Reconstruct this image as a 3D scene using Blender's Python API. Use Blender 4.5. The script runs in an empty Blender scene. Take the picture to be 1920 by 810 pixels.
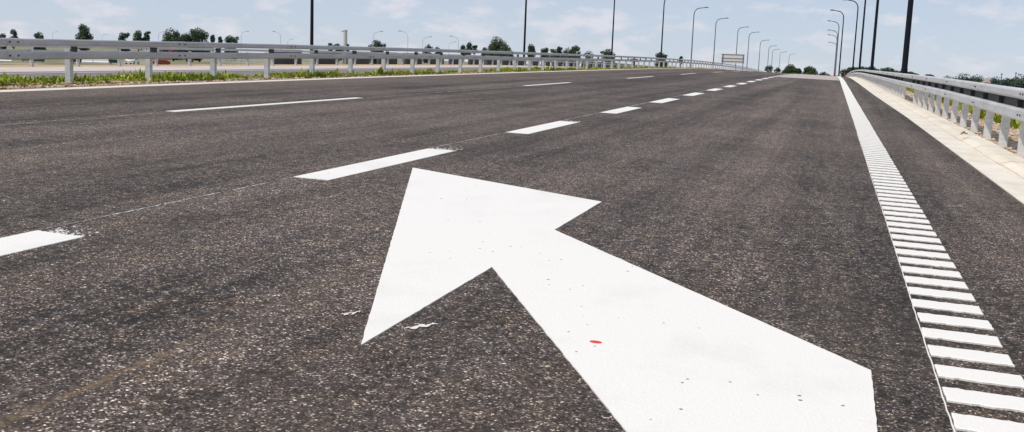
import bpy, math, random
from mathutils import Vector, Matrix, noise as mnoise

random.seed(7)
R = math.radians
scene = bpy.context.scene
col = scene.collection

# ------------------------------------------------------------------ frames
# The carriageway is a plane with a small crossfall and grade.  "Road
# coordinates": x across (to the right), y along the road, z normal to it.
UP = Vector((-math.sin(R(1.2)), math.sin(R(0.6)), 1.0)).normalized()   # true vertical, in road coordinates
YW = (Vector((0, 1, 0)) - UP * UP.y).normalized()
XW = YW.cross(UP)
G = Matrix((XW, YW, UP))                                              # road -> world
G4 = G.to_4x4()
GT = G.transposed()
CAM_H, FOC = 0.9, 1900.0

def profile(y):                      # the road goes over a gentle crest
    if y < 50: return 0.0
    if y < 160: return -1.1e-4 * (y - 50) ** 2
    if y < 230: return -1.331 - 0.0242 * (y - 160)
    return -3.025 - 0.0105 * (y - 230)

def slope(y): return (profile(y + .5) - profile(y - .5))

def bend(y):                         # and swings a little to the left beyond it
    if y < 170: return 0.0
    t = min(1.0, (y - 170) / 100.0)
    return -2.4 * t * t * (3 - 2 * t)

def W(x, y, z=0.0):
    return G @ Vector((x + bend(y), y, z + profile(y)))

# camera rays in road coordinates (used to set things at their own distances)
def _cam():
    r = R(3.15); u0, v0 = 1564 - 960, 118.6 - 405
    Rr = ((math.cos(r), math.sin(r)), (-math.sin(r), math.cos(r)))
    u = Rr[0][0] * u0 + Rr[0][1] * v0; v = Rr[1][0] * u0 + Rr[1][1] * v0
    p = math.atan(-v / FOC)
    fw = FOC * math.cos(p) - v * math.sin(p)
    yaw = math.atan2(u, fw)
    return Rr, p, yaw
RR, PITCH, YAW = _cam()
def ray(px, py):
    x, y = px - 960, py - 405
    u = RR[0][0] * x + RR[0][1] * y; v = RR[1][0] * x + RR[1][1] * y
    c, s = math.cos(PITCH), math.sin(PITCH)
    fw = FOC * c - v * s; up = -FOC * s - v * c
    a = YAW
    return Vector((u * math.cos(a) - fw * math.sin(a), u * math.sin(a) + fw * math.cos(a), up))
def at(px, py, dist):                # world point on a sight line, `dist` metres out horizontally
    d = G @ ray(px, py)
    return G @ Vector((0, 0, CAM_H)) + d * (dist / math.hypot(d.x, d.y))

# ------------------------------------------------------------------ terrain height (road coordinates)
def lerp(a, b, t): return a + (b - a) * t
def pl(x, pts):
    if x <= pts[0][0]: return pts[0][1]
    for (x0, z0), (x1, z1) in zip(pts, pts[1:]):
        if x <= x1: return lerp(z0, z1, (x - x0) / (x1 - x0))
    return pts[-1][1]
NEAR = [(-27, -.70), (-25.4, -.60), (-24.7, -.64), (-19, -.47), (-16.3, -.43), (-15, -.36), (-13, -.14), (-12, -.07),
        (-11.2, -.05), (-10.45, -.035), (-9.6, -.06), (1.9, -.06), (1.97, -.11), (2.1, -.10), (2.3, -.055), (2.9, -.045), (3.6, -.12), (5, -.5), (8, -1.5), (14, -2.6)]
def ground_z(x, y):
    xx = x - bend(y)
    lvl = -(UP.x * x + UP.y * y) / UP.z            # road-frame height of true level 0
    far = lvl + pl(math.hypot(x, y), [(0, -1.0), (130, -1.0), (220, -2.4), (700, -3.6), (3000, -6)])
    if x > 0: far = lvl - 3.2
    near = pl(xx, NEAR) + profile(y)
    if xx < -27: t = min(1, (-27 - xx) / 9)
    elif xx > 14: t = min(1, (xx - 14) / 25)
    else: t = 0
    if y > 240: t = max(t, min(1, (y - 240) / 120) if not (-11 < xx < 2.2) else min(1, (y - 420) / 120) if y > 420 else t)
    t = t * t * (3 - 2 * t)
    return lerp(near, far, t)
def ground_at(w):                                   # world point dropped to the ground
    p = GT @ w
    for _ in range(4):
        p.z = ground_z(p.x, p.y)
        q = G @ p
        p = GT @ Vector((w.x, w.y, q.z))
    p.z = ground_z(p.x, p.y)
    return G @ p

# ------------------------------------------------------------------ mesh helpers
class MB:
    def __init__(s): s.v = []; s.f = []; s.m = []; s.smooth = False
    def add(s, vs, fs, mi=0):
        n = len(s.v); s.v += [Vector(v) for v in vs]
        for f in fs: s.f.append([i + n for i in f]); s.m.append(mi)
    def box(s, c, d, mi=0, rot=None):
        x, y, z = d[0] / 2, d[1] / 2, d[2] / 2
        vs = [Vector((sx * x, sy * y, sz * z)) for sz in (-1, 1) for sy in (-1, 1) for sx in (-1, 1)]
        if rot is not None: vs = [rot @ v for v in vs]
        s.add([v + Vector(c) for v in vs], [(0, 2, 3, 1), (4, 5, 7, 6), (0, 1, 5, 4), (2, 6, 7, 3), (0, 4, 6, 2), (1, 3, 7, 5)], mi)
    def tube(s, pts, rad, n=8, mi=0, cap=True):
        pts = [Vector(p) for p in pts]; rings = []
        for i, p in enumerate(pts):
            t = (pts[min(i + 1, len(pts) - 1)] - pts[max(i - 1, 0)]).normalized()
            a = Vector((0, 1, 0)) if abs(t.y) < .9 else Vector((1, 0, 0))
            u = t.cross(a).normalized(); w = t.cross(u)
            r = rad[i] if isinstance(rad, (list, tuple)) else rad
            rings.append([p + (u * math.cos(k * math.tau / n) + w * math.sin(k * math.tau / n)) * r for k in range(n)])
        vs = [v for r_ in rings for v in r_]; fs = []
        for i in range(len(pts) - 1):
            for k in range(n):
                fs.append((i * n + k, i * n + (k + 1) % n, (i + 1) * n + (k + 1) % n, (i + 1) * n + k))
        if cap: fs += [tuple(range(n))[::-1], tuple(range((len(pts) - 1) * n, len(pts) * n))]
        s.add(vs, fs, mi)
    def prism(s, poly, z0, z1, mi=0, tf=None):
        n = len(poly)
        vs = [Vector((x, y, z0)) for x, y in poly] + [Vector((x, y, z1)) for x, y in poly]
        if tf: vs = [tf(v) for v in vs]
        fs = [tuple(range(n, 2 * n))] + [(i, (i + 1) % n, (i + 1) % n + n, i + n) for i in range(n)]
        s.add(vs, fs, mi)
    def strip(s, rows, mi=0):        # rows of equally many points
        n = len(rows[0]); vs = [p for r_ in rows for p in r_]
        fs = [(i * n + k, i * n + k + 1, (i + 1) * n + k + 1, (i + 1) * n + k) for i in range(len(rows) - 1) for k in range(n - 1)]
        s.add(vs, fs, mi)
    def mesh(s, name, mats):
        me = bpy.data.meshes.new(name)
        me.from_pydata([tuple(v) for v in s.v], [], s.f)
        for m in (mats if isinstance(mats, (list, tuple)) else [mats]): me.materials.append(m)
        me.polygons.foreach_set('material_index', s.m)
        if s.smooth: me.polygons.foreach_set('use_smooth', [True] * len(me.polygons))
        me.update()
        return me
    def build(s, name, mats, parent=None, base=None):
        if base is not None: s.v = [v - base for v in s.v]
        o = bpy.data.objects.new(name, s.mesh(name, mats)); col.objects.link(o)
        if parent: o.parent = parent
        elif base is not None: o.location = base
        return o

def tag(o, label=None, cat=None, group=None, kind=None):
    if label: o['label'] = label
    if cat: o['category'] = cat
    if group: o['group'] = group
    if kind: o['kind'] = kind
    return o
def empty(name, loc, label, cat, group=None):
    o = bpy.data.objects.new(name, None); col.objects.link(o); o.location = loc; o.empty_display_size = .2
    return tag(o, label, cat, group)
def inst(proto_mesh, name, parent, mat):
    o = bpy.data.objects.new(name, proto_mesh); col.objects.link(o); o.parent = parent
    o.matrix_local = mat
    return o

# ------------------------------------------------------------------ materials
class NT:
    def __init__(s, name):
        s.mat = bpy.data.materials.new(name); s.mat.use_nodes = True
        s.t = s.mat.node_tree; s.b = s.t.nodes['Principled BSDF']
        tc = s.t.nodes.new('ShaderNodeTexCoord'); s.obj = tc.outputs['Object']
        ge = s.t.nodes.new('ShaderNodeNewGeometry'); s.pos = ge.outputs['Position']
    def n(s, typ, **kw):
        nd = s.t.nodes.new(typ)
        for k, v in kw.items():
            if k.startswith('i_'):
                nd.inputs[k[2:].replace('_', ' ')].default_value = v
            else: setattr(nd, k, v)
        return nd
    def l(s, a, b): s.t.links.new(a, b)
    def mapping(s, src, scale=(1, 1, 1), loc=(0, 0, 0)):
        m = s.n('ShaderNodeMapping'); m.inputs['Scale'].default_value = scale; m.inputs['Location'].default_value = loc
        s.l(src, m.inputs['Vector']); return m.outputs[0]
    def noise(s, src, scale, detail=4, rough=.55):
        nd = s.n('ShaderNodeTexNoise'); nd.inputs['Scale'].default_value = scale; nd.inputs['Detail'].default_value = detail
        nd.inputs['Roughness'].default_value = rough; s.l(src, nd.inputs['Vector']); return nd.outputs['Fac']
    def ramp(s, src, stops, interp='LINEAR'):
        r = s.n('ShaderNodeValToRGB'); cr = r.color_ramp; cr.interpolation = interp
        while len(cr.elements) < len(stops): cr.elements.new(.5)
        for e, (p, c) in zip(cr.elements, stops):
            e.position = p; e.color = (c, c, c, 1) if isinstance(c, (int, float)) else (*c, 1)
        s.l(src, r.inputs['Fac']); return r.outputs['Color']
    def mix(s, fac, a, b, mode='MIX'):
        m = s.n('ShaderNodeMix', data_type='RGBA', blend_type=mode)
        for sock, val in ((m.inputs['Factor'], fac), (m.inputs['A'], a), (m.inputs['B'], b)):
            pass
        fa, A, B = m.inputs[0], m.inputs[6], m.inputs[7]
        for sock, val in ((fa, fac), (A, a), (B, b)):
            if hasattr(val, 'is_output'): s.l(val, sock)
            elif isinstance(val, tuple): sock.default_value = (*val, 1)
            else: sock.default_value = val
        return m.outputs[2]
    def math(s, op, a, b=0.0):
        m = s.n('ShaderNodeMath', operation=op)
        for i, val in enumerate((a, b)):
            if hasattr(val, 'is_output'): s.l(val, m.inputs[i])
            else: m.inputs[i].default_value = val
        return m.outputs[0]
    def bump(s, h, strength, dist):
        b = s.n('ShaderNodeBump'); b.inputs['Strength'].default_value = strength; b.inputs['Distance'].default_value = dist
        s.l(h, b.inputs['Height']); s.l(b.outputs[0], s.b.inputs['Normal'])
    def done(s, color=None, rough=.8, metal=0.0, spec=.5):
        if color is not None:
            if hasattr(color, 'is_output'): s.l(color, s.b.inputs['Base Color'])
            else: s.b.inputs['Base Color'].default_value = (*color, 1)
        if hasattr(rough, 'is_output'): s.l(rough, s.b.inputs['Roughness'])
        else: s.b.inputs['Roughness'].default_value = rough
        s.b.inputs['Metallic'].default_value = metal
        s.b.inputs['Specular IOR Level'].default_value = spec
        return s.mat

def asphalt(name, light=1.0):
    t = NT(name); P = t.pos
    vo = t.n('ShaderNodeTexVoronoi', feature='F1'); vo.inputs['Scale'].default_value = 165
    # warp the cells so that chips are irregular
    wn = t.n('ShaderNodeTexNoise'); wn.inputs['Scale'].default_value = 60; wn.inputs['Detail'].default_value = 2; t.l(P, wn.inputs['Vector'])
    mv = t.n('ShaderNodeVectorMath', operation='SCALE'); mv.inputs['Scale'].default_value = .012; t.l(wn.outputs['Color'], mv.inputs[0])
    av = t.n('ShaderNodeVectorMath', operation='ADD'); t.l(P, av.inputs[0]); t.l(mv.outputs[0], av.inputs[1])
    t.l(av.outputs[0], vo.inputs['Vector'])
    sep = t.n('ShaderNodeSeparateColor'); t.l(vo.outputs['Color'], sep.inputs[0])
    L = light
    L = 1.14 * light
    chips = t.ramp(sep.outputs[0], [(0, (.013 * L, .0105 * L, .0098 * L)), (.36, (.042 * L, .0335 * L, .030 * L)), (.66, (.076 * L, .061 * L, .054 * L)),
                                    (.84, (.135 * L, .112 * L, .100 * L)), (.93, (.29, .252, .226)), (1, (.64, .60, .56))])
    tint = t.mix(t.math('MULTIPLY', sep.outputs[1], .45), chips, t.mix(1.0, chips, (1.12, 1.0, .88), 'MULTIPLY'))
    # binder in the gaps between the chips
    gap = t.ramp(vo.outputs['Distance'], [(.42, 0.0), (.75, 1.0)])
    c = t.mix(t.math('MULTIPLY', gap, .6), tint, (.017, .0135, .0125))
    hue = t.ramp(t.noise(P, 5, 5, .7), [(.36, (.97, .98, 1.06)), (.5, (1, 1, 1)), (.66, (1.06, 1.0, .90))])
    c = t.mix(1.0, c, hue, 'MULTIPLY')
    c = t.mix(1.0, c, (1.0, .955, .905), 'MULTIPLY')
    # broad patches and streaks along the driving direction
    big = t.noise(P, .55, 5, .6)
    st = t.noise(t.mapping(P, (1.5, .035, 1)), 1.0, 4, .6)
    v = t.math('ADD', t.math('MULTIPLY', t.math('SUBTRACT', big, .5), 1.6), t.math('MULTIPLY', t.math('SUBTRACT', st, .5), 3.0))
    cg = t.math('MULTIPLY', t.math('SUBTRACT', t.noise(P, 24, 4, .75), .5), 3.4)
    cg2 = t.math('MULTIPLY', t.math('SUBTRACT', t.noise(P, 6, 4, .65), .5), 1.3)
    cg3 = t.math('MULTIPLY', t.math('SUBTRACT', t.noise(t.mapping(P, (14, .9, 1)), 1.0, 5, .7), .5), 1.3)
    v = t.math('ADD', t.math('ADD', v, cg3), t.math('ADD', cg, cg2))
    gain = t.math('MAXIMUM', t.math('ADD', v, 1.0), .25)
    g = t.n('ShaderNodeCombineColor'); [t.l(gain, g.inputs[i]) for i in range(3)]
    c = t.mix(1.0, c, g.outputs[0], 'MULTIPLY')
    dust = t.ramp(t.noise(t.mapping(P, (1, .35, 1), (3, 9, 0)), .9, 6, .65), [(.50, 0.0), (.74, .32)])
    c = t.mix(dust, c, (.115, .090, .066))
    sx0 = t.n('ShaderNodeSeparateXYZ'); t.l(P, sx0.inputs[0])
    edge = t.n('ShaderNodeMath', operation='MULTIPLY', use_clamp=True); t.l(t.math('SUBTRACT', -7.6, sx0.outputs[0]), edge.inputs[0]); edge.inputs[1].default_value = .25
    c = t.mix(t.math('MULTIPLY', edge.outputs[0], t.ramp(t.noise(t.mapping(P, (2, .3, 1)), 1.1, 5, .6), [(.3, .25), (.7, .75)])), c, (.15, .112, .085))
    # ochre tyre streak left by a lorry along x = -1.71
    sx = t.n('ShaderNodeSeparateXYZ'); t.l(P, sx.inputs[0])
    wob = t.math('MULTIPLY', t.math('SUBTRACT', t.noise(P, 1.2, 2), .5), .10)
    dx = t.math('ABSOLUTE', t.math('ADD', t.math('ADD', sx.outputs[0], 1.71), wob))
    m1 = t.ramp(dx, [(.0, 1.0), (.012, .7), (.03, 0.0)])
    m2 = t.ramp(t.math('MULTIPLY', sx.outputs[1], .1), [(.0, .7), (.22, .75), (.27, .25), (.5, .0)])
    m3 = t.ramp(t.noise(P, 30, 4, .7), [(.42, .1), (.6, 1.0)])
    mm = t.math('MULTIPLY', t.math('MULTIPLY', m1, m2), m3)
    c = t.mix(t.math('MULTIPLY', mm, .8), c, (.24, .16, .09))
    t.bump(t.math('SUBTRACT', 1.0, vo.outputs['Distance']), .55, .004)
    return t.done(c, .75, 0, .26)

def paint(name, col_=(.775, .755, .715), pits=True, grime=.4):
    t = NT(name); P = t.pos
    c = col_
    sm = t.ramp(t.noise(P, 2.2, 5, .6), [(.52, 0.0), (.8, grime)])
    c = t.mix(sm, c, tuple(k * .72 for k in col_))
    fine = t.ramp(t.noise(P, 60, 4, .7), [(.3, .0), (.75, .10)])
    c = t.mix(fine, c, tuple(k * .6 for k in col_))
    if pits:
        for sc, th, dens in ((9, .075, .5), (4, .042, .6), (26, .16, .16)):
            vo = t.n('ShaderNodeTexVoronoi', feature='F1'); vo.inputs['Scale'].default_value = sc; t.l(P, vo.inputs['Vector'])
            se = t.n('ShaderNodeSeparateColor'); t.l(vo.outputs['Color'], se.inputs[0])
            on = t.math('LESS_THAN', se.outputs[0], dens)
            rad = t.math('MULTIPLY', se.outputs[1], th)
            hit = t.math('MULTIPLY', t.math('LESS_THAN', vo.outputs['Distance'], rad), on)
            c = t.mix(t.math('MULTIPLY', hit, .85), c, (.05, .045, .04))
    vb = t.n('ShaderNodeTexVoronoi', feature='SMOOTH_F1'); vb.inputs['Scale'].default_value = 120; t.l(P, vb.inputs['Vector'])
    t.bump(vb.outputs['Distance'], .35, .003)
    return t.done(c, .6, 0, .4)

def simple(name, c, rough=.8, metal=0., var=.25, scale=6, spec=.5, bump=0):
    t = NT(name)
    nz = t.ramp(t.noise(t.obj, scale, 5, .6), [(.3, 1 - var), (.7, 1 + var)])
    cc = t.mix(1.0, c, nz, 'MULTIPLY')
    if bump: t.bump(t.noise(t.obj, scale * 6, 4), .4, bump)
    return t.done(cc, rough, metal, spec)

def galvanised(name, c, metal, rough):
    t = NT(name); P = t.pos
    n1 = t.ramp(t.noise(t.mapping(P, (1, .4, 3)), 3, 5, .65), [(.3, .80), (.7, 1.12)])
    vo = t.n('ShaderNodeTexVoronoi'); vo.inputs['Scale'].default_value = 45; t.l(P, vo.inputs['Vector'])
    se = t.n('ShaderNodeSeparateColor'); t.l(vo.outputs['Color'], se.inputs[0])
    n2 = t.ramp(se.outputs[0], [(0, .92), (1, 1.08)])
    cc = t.mix(1.0, t.mix(1.0, c, n1, 'MULTIPLY'), n2, 'MULTIPLY')
    return t.done(cc, rough, metal, .5)

def leafy(name, dark, mid, lite, scale=1.5):
    t = NT(name)
    a = t.ramp(t.noise(t.obj, scale, 3, .6), [(.3, dark), (.5, mid), (.72, lite)])
    return t.done(a, .65, 0, .3)

def concrete(name, c, joint=None):
    t = NT(name); P = t.pos
    a = t.ramp(t.noise(P, 1.4, 6, .65), [(.3, .82), (.7, 1.08)])
    b = t.ramp(t.noise(P, 70, 4, .7), [(.3, .86), (.7, 1.07)])
    cc = t.mix(1.0, t.mix(1.0, c, a, 'MULTIPLY'), b, 'MULTIPLY')
    dirt = t.ramp(t.noise(t.mapping(P, (2, .5, 1)), 2.2, 6, .7), [(.5, 0.0), (.75, .45)])
    cc = t.mix(dirt, cc, (.55, .42, .26))
    t.bump(t.noise(P, 120, 3), .3, .003)
    return t.done(cc, .85, 0, .3)

M = {}
M['asphalt'] = asphalt('asphalt')
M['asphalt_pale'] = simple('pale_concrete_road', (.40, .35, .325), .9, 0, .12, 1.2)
M['paint'] = paint('road_paint')
M['paint_rib'] = paint('rib_paint', grime=.08, pits=False)
M['paint_far'] = paint('thin_paint', (.74, .715, .67), pits=False)
M['paint_dusty'] = paint('dusty_edge_paint', (.70, .64, .54), pits=False, grime=.5)
def worn(name):
    t = NT(name)
    on = t.ramp(t.noise(t.pos, 55, 4, .75), [(.44, 0.0), (.56, 1.0)])
    brk = t.ramp(t.noise(t.pos, 3.5, 3, .6), [(.35, .25), (.55, 1.0)])
    c = t.mix(t.math('MULTIPLY', on, brk), (.06, .05, .045), (.62, .60, .57))
    return t.done(c, .7, 0, .4)
M['worn'] = worn('worn_paint')
M['red'] = simple('red_paint', (.60, .045, .03), .6)
M['rail'] = galvanised('galvanised_rail', (.42, .43, .44), .3, .42)
M['rail_pale'] = galvanised('pale_galvanised_rail', (.53, .535, .54), .15, .5)
M['post'] = galvanised('galvanised_post', (.50, .525, .545), .1, .5)
M['post_pale'] = galvanised('pale_galvanised_post', (.76, .77, .76), .05, .5)
M['web'] = simple('shade_dark_web', (.075, .078, .085), .7, .1, .2)  # shade inside the rail slot, painted as a dark steel colour
M['bolt'] = simple('dark_steel', (.05, .05, .055), .6, .4)
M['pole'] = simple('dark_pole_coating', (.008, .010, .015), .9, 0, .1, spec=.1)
M['pole_far'] = simple('distance_greyed_pole', (.085, .105, .14), .8, 0, .1, spec=.15)  # fading with distance painted into the colour of the far poles
M['pole_hazy'] = simple('haze_paled_pole', (.24, .28, .34), .7, 0, .05, spec=.2)  # haze over the tiniest poles, put into their colour
M['kerb'] = concrete('kerb_concrete', (.74, .68, .58))
M['gutter'] = concrete('gutter_concrete', (.76, .71, .62))
M['white'] = simple('white_panel', (.74, .73, .71), .6, 0, .08)
M['conc'] = simple('pale_concrete', (.55, .53, .50), .85, 0, .12)
M['wall_dark'] = simple('dark_wall', (.06, .064, .072), .8, 0, .3, 1.0)
M['green_steel'] = simple('green_steel', (.015, .075, .045), .5, 0, .2)
M['orange'] = simple('orange_steel', (.55, .11, .03), .5, 0, .15)
M['darkred'] = simple('dark_red_steel', (.16, .03, .025), .6, 0, .2)
M['rubber'] = simple('black_rubber', (.02, .02, .02), .8, 0, .2)
M['glass'] = simple('dark_glass', (.02, .025, .03), .1, 0, .1)
M['timber'] = simple('sawn_timber', (.42, .25, .13), .8, 0, .3)
M['sign_back'] = simple('sign_back_metal', (.66, .65, .63), .6, 0, .1)
M['sign_frame'] = simple('sign_frame_metal', (.16, .16, .17), .6, 0, .1)
M['bark'] = simple('bark', (.07, .05, .035), .9, 0, .3)
M['leaf_dark'] = leafy('dark_leaves', (.018, .034, .020), (.034, .060, .030), (.065, .10, .042), .5)
M['leaf_mid'] = leafy('mid_leaves', (.025, .045, .018), (.05, .082, .03), (.10, .13, .05), .5)
M['leaf_pale'] = leafy('pale_leaves', (.05, .07, .03), (.09, .115, .045), (.15, .17, .07), .5)
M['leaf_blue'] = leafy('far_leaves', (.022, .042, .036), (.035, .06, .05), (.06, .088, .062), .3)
M['weed'] = leafy('weed_leaves', (.08, .12, .010), (.25, .32, .02), (.52, .50, .07), 3)
M['litter'] = leafy('dry_litter', (.10, .055, .022), (.30, .18, .08), (.55, .40, .20), 4)
M['brick'] = simple('pinkish_wall', (.55, .44, .41), .85, 0, .1)
M['roof'] = simple('red_roof', (.52, .40, .38), .85, 0, .1)
M['leaf_brown'] = simple('dry_leaf', (.22, .13, .05), .8, 0, .3, 40)
M['pebble'] = simple('pebble', (.48, .40, .32), .9, 0, .35, 3)

def ground_material():
    t = NT('earth_and_grass'); P = t.pos
    sx = t.n('ShaderNodeSeparateXYZ'); t.l(P, sx.inputs[0])
    n_big = t.noise(P, .12, 5, .6); n_mid = t.noise(P, 1.3, 6, .65); n_f = t.noise(P, 38, 4, .7)
    soil = t.ramp(n_f, [(.25, (.20, .12, .06)), (.5, (.44, .31, .19)), (.75, (.66, .54, .42))])
    soil = t.mix(t.ramp(n_mid, [(.4, 0.0), (.7, .6)]), soil, (.52, .34, .18))
    grass = t.ramp(t.noise(P, 9, 5, .7), [(.3, (.05, .075, .015)), (.55, (.12, .14, .03)), (.75, (.24, .21, .07))])
    field = t.mix(t.ramp(n_big, [(.42, 0.0), (.56, 1.0)]), (.31, .275, .215), (.13, .15, .065))
    X = sx.outputs[0]
    # grass in the median and on the right-hand verge, dry fields beyond
    def band(a, b, soft):
        lo = t.math('MULTIPLY', t.math('SUBTRACT', X, a), 1 / soft); hi = t.math('MULTIPLY', t.math('SUBTRACT', b, X), 1 / soft)
        m = t.n('ShaderNodeMath', operation='MINIMUM', use_clamp=True); t.l(lo, m.inputs[0]); t.l(hi, m.inputs[1])
        return m.outputs[0]
    jit = t.math('MULTIPLY', t.math('SUBTRACT', n_mid, .5), 1.6)
    X = t.math('ADD', X, jit)
    med = band(-15.0, -11.2, .5); rgt = band(3.0, 14.0, .5)
    c = t.mix(med, soil, grass); c = t.mix(rgt, c, grass)
    outl = t.math('MULTIPLY', t.math('SUBTRACT', -26.0, X), .3); outr = t.math('MULTIPLY', t.math('SUBTRACT', X, 12.0), .3)
    mx = t.n('ShaderNodeMath', operation='MAXIMUM', use_clamp=True); t.l(outl, mx.inputs[0]); t.l(outr, mx.inputs[1])
    c = t.mix(mx.outputs[0], c, field)
    t.bump(n_f, .6, .02)
    return t.done(c, .95, 0, .15)
M['ground'] = ground_material()

# ------------------------------------------------------------------ setting: ground, roads, kerb
YS = [-40, -20, -10, -4, 0] + [2 * i for i in range(1, 130)] + [270, 290, 320, 360, 420, 500, 650, 900, 1300, 2000, 3200, 5000, 7000]
XS = [-6000, -3500, -2000, -1200, -700, -420, -280, -190, -130, -95, -70, -54, -44, -38, -34, -31, -29, -27, -25.4, -24.7, -22, -19, -16.3,
      -15, -14, -13, -12.5, -12, -11.6, -11.2, -10.8, -10.45, -9.6, -5, 0, 1.9, 1.97, 2.1, 2.3, 2.6, 2.9, 3.25, 3.6, 4.3, 5, 6.5, 8, 11, 14, 20, 28, 40, 60, 90, 140, 220, 400, 800, 1500, 3000, 6000]
def build_ground():
    mb = MB(); mb.smooth = True; rows = []
    for y in YS:
        row = []
        for x in XS:
            xx = x + (bend(y) if -40 < x < 40 else 0)
            z = ground_z(xx, y)
            if (-15.5 < x < -10.9 or x > 2.05 or x < -27) and abs(x) < 60 and y < 130:
                z += (mnoise.noise(Vector((x * .9, y * .7, 3))) * .03 if x > -16 else 0)
            row.append(G @ Vector((xx, y, z)))
        rows.append(row)
    mb.strip(rows)
    return tag(mb.build('ground', M['ground']), kind='structure')
build_ground()

def ysamp(y0, y1, step=2.0):
    n = max(1, int(math.ceil((y1 - y0) / step))); return [y0 + (y1 - y0) * i / n for i in range(n + 1)]

def sheet(name, xl, xr, y0, y1, z, mat, step=2.0, depth=.03):
    """a strip of surfacing following the road, with sides; xl/xr may be functions of y"""
    fl = xl if callable(xl) else (lambda y: xl); fr = xr if callable(xr) else (lambda y: xr)
    mb = MB(); rows = []
    for y in ysamp(y0, y1, step):
        a, b = fl(y), fr(y)
        rows.append([W(a, y, z - depth), W(a, y, z), W(b, y, z), W(b, y, z - depth)])
    mb.strip(rows)
    mb.add(rows[0], [(0, 1, 2, 3)]); mb.add(rows[-1], [(3, 2, 1, 0)])
    return tag(mb.build(name, mat), kind='structure')

def kx(y):          # the kerb and the barrier pull in slightly further on
    return pl(y, [(20, 0), (33, -.09), (60, -.16), (110, -.16)])
def l_edge(y): return pl(y, [(9, -9.72), (15, -10.0), (22, -10.17), (37, -10.33), (400, -10.33)])

sheet('road', lambda y: l_edge(y) - .28, lambda y: 1.36 + kx(y), -30, 420, 0.0, M['asphalt'], depth=.08)
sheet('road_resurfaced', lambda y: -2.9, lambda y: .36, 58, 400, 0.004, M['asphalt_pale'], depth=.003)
sheet('gutter', lambda y: 1.363 + kx(y), lambda y: 1.66 + kx(y), -30, 300, 0.006, M['gutter'], step=1.0, depth=.09)

def build_kerb():
    mb = MB()
    y = -30.0; k = 0
    while y < 300:
        L = 1.0 if y < 60 else 4.0
        g = .006 if y < 60 else 0
        dx = random.uniform(-.004, .004); dz = random.uniform(-.003, .003)
        def sec(yy):
            o = kx(yy) + dx
            return [W(1.662 + o, yy, -.07), W(1.662 + o, yy, .010 + dz), W(1.75 + o, yy, .036 + dz), W(1.765 + o, yy, .040 + dz),
                    W(1.96 + o, yy, .040 + dz), W(1.972 + o, yy, .034 + dz), W(1.972 + o, yy, -.1)]
        a, b = sec(y + g), sec(y + L - g)
        mb.strip([a, b]); mb.add(a, [tuple(range(7))]); mb.add(b, [tuple(range(7))[::-1]])
        y += L
    return tag(mb.build('kerb', M['kerb']), kind='structure')
build_kerb()

def ochre_dirt():
    t = NT('ochre_dirt')
    f = t.ramp(t.noise(t.mapping(t.pos, (6, 1, 1)), 2.6, 6, .7), [(.38, 0.0), (.68, .8)])
    return t.done(t.mix(f, (.72, .66, .56), (.52, .38, .22)), .95, 0, .2)
sheet('dirt_strip', lambda y: 1.648 + kx(y) + .008 * math.sin(y * 2.1), lambda y: 1.672 + kx(y) + .012 * math.sin(y * 1.3) + .008 * math.sin(y * 5), -10, 120, .0125, ochre_dirt(), step=.25, depth=.02)
# the second carriageway beyond the median
def r2(x, y): return pl(x, NEAR)
def sheet2(name, xa, xb, y0, y1, lift, mat):
    mb = MB(); rows = []
    for y in ysamp(y0, y1, 2.0):
        rows.append([W(x, y, r2(x, y) + lift) for x in ysamp(xa, xb, 1.5)])
    mb.strip(rows); return tag(mb.build(name, mat), kind='structure')
M['road2'] = simple('grey_road_surface', (.17, .15, .145), .85, 0, .12, 1.5)
M['road2_pale'] = simple('dusty_pale_surface', (.50, .44, .40), .9, 0, .12, .8)
sheet2('far_road', -20.6, -16.4, -30, 300, .02, M['road2'])
sheet2('far_road_shoulder', -24.6, -20.6, -30, 300, .022, M['road2_pale'])

# ------------------------------------------------------------------ markings
def rough_poly(pts, step=.05, jit=.0025, amount=None, along=False):
    out = []
    for i, (a, b) in enumerate(zip(pts, pts[1:] + pts[:1])):
        L = math.hypot(b[0] - a[0], b[1] - a[1]); n = max(1, int(L / step))
        j = amount[i] if amount else jit
        for k in range(n):
            t = k / n; x, y = lerp(a[0], b[0], t), lerp(a[1], b[1], t)
            if k: 
                if along and j > .004: y += random.gauss(0, j)
                elif along: x += random.gauss(0, j)
                else: x += random.gauss(0, j); y += random.gauss(0, j)
            
            out.append((x, y))
    return out
def ccw(p):
    s = sum(a[0] * b[1] - b[0] * a[1] for a, b in zip(p, p[1:] + p[:1]))
    return p if s > 0 else p[::-1]
def slab(mb, poly, h=.004, z0=-.002):
    mb.prism(ccw(poly), z0, h, tf=lambda v: W(v.x, v.y, v.z))

base = W(-1.2, 4.3)
arrow = empty('road_arrow', base, 'large white diagonal arrow painted on the dark asphalt, pointing left', 'road arrow')
mb = MB()
slab(mb, rough_poly([(-2.79, 6.66), (-1.25, 5.93), (-1.25, 4.84), (.197, 3.11), (.19, 1.27), (-1.25, 3.86), (-1.25, 2.64)], .04, .0009))
mb.build('painted_surface', M['paint'], arrow, base)
mb = MB()
slab(mb, [(-.62 + .019 * math.cos(k * .52) , 3.0 + .012 * math.sin(k * .52)) for k in range(12)], .0062, .003)
o = mb.build('red_paint_dab', M['red'], arrow, base); o['label'] = 'small red paint dab on the white arrow shaft'

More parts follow.
